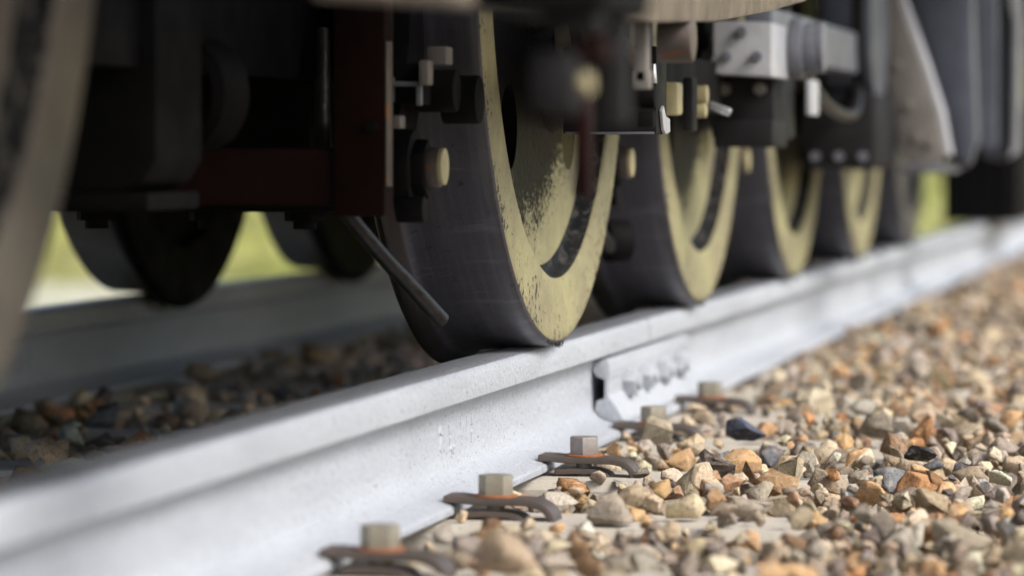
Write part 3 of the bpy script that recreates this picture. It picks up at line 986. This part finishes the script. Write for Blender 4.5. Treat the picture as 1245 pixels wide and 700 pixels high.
# side rods and motion outside the wheels
part('connecting_rod', 'rod_brown', loco, (b_prism, [(2.7, 0.385), (3.4, 0.398), (4.0, 0.410), (4.5, 0.428), (5.0, 0.458), (5.4, 0.487), (5.62, 0.515), (5.62, 0.62), (2.7, 0.52)], 'Y', -0.366, -0.310, dict(bev=0.006)))
rb = part('rod_bearing', 'clip', loco, (b_cyl, (4.29, -0.325, 0.402), (4.29, -0.366, 0.402), 0.028, dict(n=28, bev=.005)))
cr = part('coupling_rod', 'grey', loco, (b_box, (7.1, -0.175, 0.475), (1.5, 0.05, 0.085), 0.008))
part('coupling_rod', 'black', loco, (b_box, (5.52, -0.135, 0.375), (1.16, 0.024, 0.085), 0.004))
# front big end: a block, lit side and lower edge painted as paler pieces
be = part('big_end', 'dark', loco, (b_box, (4.93, -0.166, 0.352), (0.09, 0.126, 0.116), 0.003))
part('lit_side', 'pale', be, (b_prism, [(4.900, 0.325), (4.915, 0.300), (4.935, 0.2935), (4.972, 0.297), (4.968, 0.315), (4.935, 0.318), (4.915, 0.332)], 'Y', -0.2345, -0.2300, dict(bev=.0015)))
part('lit_lower_edge', 'grey', be, (b_box, (4.889, -0.166, 0.2955), (0.010, 0.120, 0.003), 0.001))
# small fittings between the big end and the next rod block
fit = part('oil_fitting', 'yellow', loco, (b_box, (5.35, -0.178, 0.347), (0.05, 0.027, 0.048), 0.006), (b_cyl, (5.556, -0.182, 0.356), (5.556, -0.202, 0.356), 0.014, dict(bev=.002)), (b_cyl, (5.556, -0.180, 0.333), (5.556, -0.200, 0.333), 0.012, dict(bev=.002)))
part('flange_plate', 'dark', fit, (b_box, (5.454, -0.190, 0.340), (0.05, 0.015, 0.079), 0.004))
part('bright_pin', 'silver', fit, (b_cyl, (5.66, -0.190, 0.342), (5.66, -0.222, 0.330), 0.0065, dict(bev=.001)))
part('bright_pin', 'silver', fit, (b_cyl, (4.851, -0.229, 0.386), (4.851, -0.231, 0.360), 0.0045, dict(bev=.001)))
part('drop_link', 'rod', loco, (b_box, (4.156, -0.327, 0.385), (0.03, 0.014, 0.075), 0.003), (b_box, (4.156, -0.327, 0.352), (0.03, 0.018, 0.022), 0.003))
part('grease_box', 'black', loco, (b_cyl, (4.451, -0.264, 0.337), (4.451, -0.296, 0.337), 0.014, dict(bev=.002)), (b_box, (4.451, -0.285, 0.31), (0.02, 0.02, 0.02), 0.003))
# rod block on the second wheel with its castellated nut
rbk = part('rod_block', 'pale', loco, (b_prism, [(-0.142, 0.484), (-0.142, 0.425), (-0.128, 0.404), (-0.110, 0.400), (-0.237, 0.392), (-0.237, 0.480)], 'X', 6.04, 6.30, dict(bev=0.003)))
part('block_strap', 'dark', rbk, (b_box, (6.38, -0.165, 0.345), (0.30, 0.106, 0.104), 0.006), (b_box, (6.30, -0.170, 0.300), (0.20, 0.10, 0.045), 0.004))  # lower half of the block, dark colour standing for its shade
part('strap_side_lit', 'pale', rbk, (b_prism, [(6.10, 0.395), (6.17, 0.392), (6.30, 0.292), (6.33, 0.285), (6.40, 0.290), (6.40, 0.395)], 'Y', -0.246, -0.2385, dict(bev=.002)))  # light on the block's outer side, painted as a pale piece
part('keeper', 'pale', rbk, (b_box, (6.56, -0.245, 0.365), (0.12, 0.010, 0.062), 0.003))
part('bearing_ring', 'grey', rbk, (b_cyl, (6.29, -0.238, 0.444), (6.29, -0.262, 0.444), 0.052, dict(n=40, bev=.004)), (b_cyl, (6.29, -0.261, 0.444), (6.29, -0.285, 0.444), 0.044, dict(n=40, bev=.004)))
cn = part('castle_nut', 'grey', rbk, (b_cyl, (6.29, -0.283, 0.446), (6.29, -0.297, 0.446), 0.044, dict(n=12, bev=.003)))
for k in range(6):
    a = k * math.pi / 3 + .3
    part('nut_tooth', 'silver', rbk, (b_box, (0, 0, 0), (0.022, 0.016, 0.014), 0.002))
    o = bpy.data.objects[-1] if False else rbk.children[-1]
    o.location = (6.29 + 0.036 * math.cos(a), -0.302, 0.446 + 0.036 * math.sin(a)); o.rotation_euler.y = -a
for q in ((-0.165, 0.425), (-0.215, 0.425), (-0.190, 0.465)):
    part('block_bolt', 'grey', rbk, (b_cyl, (6.042, q[0], q[1]), (6.026, q[0], q[1]), 0.009, dict(n=6, bev=.001)))
for q in (0.31, 0.375):
    part('strap_bolt', 'rod', rbk, (b_cyl, (6.232, -0.135, q), (6.215, -0.135, q), 0.011, dict(n=6, bev=.001)), (b_cyl, (6.232, -0.195, q), (6.215, -0.195, q), 0.011, dict(n=6, bev=.001)))
part('oil_pipe', 'pipe', loco, (b_tube, bez([(6.6, -0.16, 0.62), (6.75, -0.20, 0.44), (7.0, -0.22, 0.36), (7.5, -0.22, 0.345), (7.9, -0.19, 0.42)], 6), 0.011))
part('oil_pipe', 'clip', loco, (b_tube, bez([(4.6, -0.10, 0.60), (4.72, -0.15, 0.47), (4.80, -0.20, 0.41), (4.86, -0.205, 0.385)], 6), 0.008))
part('lever', 'dark', loco, (b_prism, [(4.60, 0.44), (4.63, 0.435), (4.70, 0.36), (4.74, 0.33), (4.77, 0.34), (4.74, 0.38), (4.66, 0.46)], 'Y', -0.17, -0.155, dict(bev=.003)))
# crank pins
for i in (1, 2, 3, 4):
    part('crank_pin', 'rod_brown', loco, (b_cyl, (WX[i] - 0.02, -0.06, 0.43), (WX[i] - 0.02, -0.165, 0.43), 0.055, dict(n=32, bev=.004)))
# panels and hanging brackets further back
part('shading_drum', 'sky_grey', loco, (b_cyl, (7.95, -0.125, 0.545), (7.95, -0.232, 0.545), 0.19, dict(n=48, bev=0.012)))  # added round drum, shaped so that its shading darkens downward
part('drum_strap', 'dark', loco, (b_cyl, (7.95, -0.19, 0.545), (7.95, -0.215, 0.545), 0.193, dict(n=48, bev=0.002)))
dbx = part('dark_box', 'dark', loco, (b_box, (8.05, -0.155, 0.315), (0.5, 0.165, 0.165), 0.025))
for q in (-0.21, -0.16, -0.11):
    part('box_bolt', 'grey', dbx, (b_cyl, (7.802, q, 0.26), (7.785, q, 0.26), 0.010, dict(n=6)))
for q in ((-0.285, 0.30), (-0.265, 0.37), (-0.235, 0.46), (-0.315, 0.29)):
    part('bracket_rivet', 'rod', loco, (b_cyl, (8.252, q[0], q[1]), (8.240, q[0], q[1]), 0.012, 0.008, dict(n=14)))
arm = part('bracket_arm', 'rod', loco, (b_prism, [(-0.150, 0.66), (-0.175, 0.60), (-0.205, 0.47), (-0.235, 0.36), (-0.245, 0.26), (-0.270, 0.243), (-0.335, 0.243), (-0.345, 0.262), (-0.325, 0.36), (-0.290, 0.47), (-0.235, 0.62), (-0.225, 0.66)], 'X', 8.25, 8.31, dict(bev=0.004)))
part('lit_bracket_edge', 'pale', arm, (b_prism, [(-0.2255, 0.66), (-0.2355, 0.62), (-0.2905, 0.47), (-0.3255, 0.36), (-0.3460, 0.262), (-0.356, 0.262), (-0.338, 0.36), (-0.303, 0.47), (-0.248, 0.62), (-0.238, 0.66)], 'X', 8.27, 8.36, dict(bev=0.002)))  # pale strip painting the light on the arm's outer edge
part('bracket_web', 'sky_grey', arm, (b_prism, [(-0.24, 0.70), (-0.345, 0.27), (-0.385, 0.24), (-0.40, 0.30), (-0.385, 0.70)], 'X', 8.45, 8.55, dict(bev=0.006)))
part('bracket_backing', 'sky_grey', arm, (b_box, (8.85, -0.29, 0.56), (0.05, 0.26, 0.56), 0.006))
part('bracket_foot', 'grey', arm, (b_box, (8.6, -0.285, 0.232), (0.35, 0.11, 0.02), 0.005), (b_cyl, (8.55, -0.345, 0.25), (8.55, -0.375, 0.25), 0.018, dict(bev=.003)))
a2 = part('step_bracket', 'sky_grey', loco, (b_prism, [(-0.290, 0.76), (-0.300, 0.30), (-0.320, 0.255), (-0.365, 0.245), (-0.398, 0.27), (-0.402, 0.76)], 'X', 9.9, 10.02, dict(bev=0.012)))
part('lit_step_edge', 'pale', a2, (b_prism, [(-0.395, 0.76), (-0.385, 0.66), (-0.402, 0.60), (-0.404, 0.30), (-0.385, 0.252), (-0.412, 0.27), (-0.418, 0.62), (-0.418, 0.76)], 'X', 9.86, 9.90, dict(bev=.002)))  # pale colour stands for the highlight along the bracket's outer edge

part('rear_step', 'dark', loco, (b_box, (10.9, -0.475, 0.62), (0.20, 0.22, 0.72), 0.01))
# fittings hanging out towards the camera, far out of focus
dc = part('drain_valve', 'dark', loco, (b_box, (2.758, -0.486, 0.323), (0.05, 0.037, 0.049), 0.010))
part('valve_body', 'dark', dc, (b_box, (2.865, -0.513, 0.333), (0.03, 0.019, 0.082), 0.004))
part('valve_top', 'dark', dc, (b_box, (2.762, -0.499, 0.369), (0.05, 0.043, 0.015), 0.005))
part('valve_cap', 'yellow', dc, (b_cyl, (2.762, -0.498, 0.323), (2.762, -0.512, 0.323), 0.0095, dict(bev=.002)))
part('valve_link', 'red', dc, (b_box, (2.764, -0.512, 0.347), (0.03, 0.025, 0.020), 0.004))
part('drop_bar', 'red', loco, (b_box, (3.45, -0.385, 0.285), (0.03, 0.014, 0.112), 0.004))
part('valve_bracket', 'black', loco, (b_box, (2.82, -0.48, 0.415), (0.22, 0.10, 0.08), 0.01))
tk = part('trailing_truck', 'black', loco, (b_box, (14.9, -0.012, 0.22), (1.3, 0.29, 0.44), 0.015))
for k in range(5):
    part('rib', 'dark', tk, (b_box, (14.235, -0.13 + k * 0.06, 0.20), (0.03, 0.012, 0.38), 0.002))

# ------------------------------------------------------------------ beyond the track
bm = bmesh.new()
nx_, ny_ = 70, 14
grid = []
for i in range(nx_ + 1):
    row = []
    for j in range(ny_ + 1):
        t_ = j / ny_
        x = -20 + i * 110 / nx_
        y = 6.0 + t_ * 16
        z = -0.75 + 5.5 * t_ ** 0.8 + 0.18 * math.sin(x * .7 + j) + 0.12 * math.sin(x * 1.9 + 2 * j)
        row.append(bm.verts.new((x, y, z if j else -0.76)))
    grid.append(row)
for i in range(nx_):
    for j in range(ny_):
        bm.faces.new((grid[i][j], grid[i + 1][j], grid[i + 1][j + 1], grid[i][j + 1]))
tag(finish('grass_bank', bm, 'soil', None, R(80)), kind='structure')
bm = bmesh.new()
grid = []
for i in range(41):
    row = []
    for j in range(11):
        t_ = j / 10
        y = -14 + i * 1.0
        x = 21 + t_ * 14
        z = -0.30 + (4.6 * t_ ** 0.8 + 0.10 * math.sin(y * 1.3 + j) if j else -0.46)
        row.append(bm.verts.new((x, y, z)))
    grid.append(row)
for i in range(40):
    for j in range(10):
        bm.faces.new((grid[i][j], grid[i][j + 1], grid[i + 1][j + 1], grid[i + 1][j]))
tag(finish('grass_bank', bm, 'soil', None, R(80)), kind='structure')
# blades
n = 26000
half = n // 2
bx_ = np.concatenate([rng.uniform(2, 60, half), 21 + 13 * rng.uniform(0, 1, n - half) ** 1.6])
by_ = np.concatenate([6 + 10 * rng.uniform(0, 1, half) ** 1.4, rng.uniform(-6, 9, n - half)])
tt = np.concatenate([(by_[:half] - 6) / 16, (bx_[half:] - 21) / 14])
bz_ = np.concatenate([-0.85 + 5.5 * tt[:half] ** 0.8, -0.36 + 4.6 * tt[half:] ** 0.8])
hh = rng.uniform(0.12, 0.4, n); aa = rng.uniform(0, 2 * np.pi, n); ww = rng.uniform(0.01, 0.03, n); lx, ly = rng.normal(0, .15, n), rng.normal(0, .15, n)
V = np.empty((n, 3, 3))
V[:, 0] = np.stack([bx_ - np.cos(aa) * ww, by_ - np.sin(aa) * ww, bz_], -1)
V[:, 1] = np.stack([bx_ + np.cos(aa) * ww, by_ + np.sin(aa) * ww, bz_], -1)
V[:, 2] = np.stack([bx_ + lx, by_ + ly, bz_ + hh], -1)
me = bpy.data.meshes.new('grass')
me.vertices.add(n * 3); me.vertices.foreach_set('co', V.astype(np.float32).ravel())
me.loops.add(n * 3); me.loops.foreach_set('vertex_index', np.arange(n * 3, dtype=np.int32))
me.polygons.add(n); me.polygons.foreach_set('loop_start', np.arange(0, n * 3, 3, dtype=np.int32))
me.update(calc_edges=True)
me.materials.append(M['grass'])
o = bpy.data.objects.new('grass', me); C.objects.link(o)
tag(o, 'bright sunlit grass on the bank beyond the track', 'grass', kind='stuff')
# an old timber lying beside the path
bm = bmesh.new()
b_box(bm, (0, 0, 0.12), (1.6, 0.26, 0.24), 0.015)
o = finish('timber_beam', bm, 'timber', None, R(30)); o.location = (10.9, 3.25, -0.62); o.rotation_euler.z = 0.15
tag(o, 'old brown timber beam lying beyond the opposite rail', 'timber')
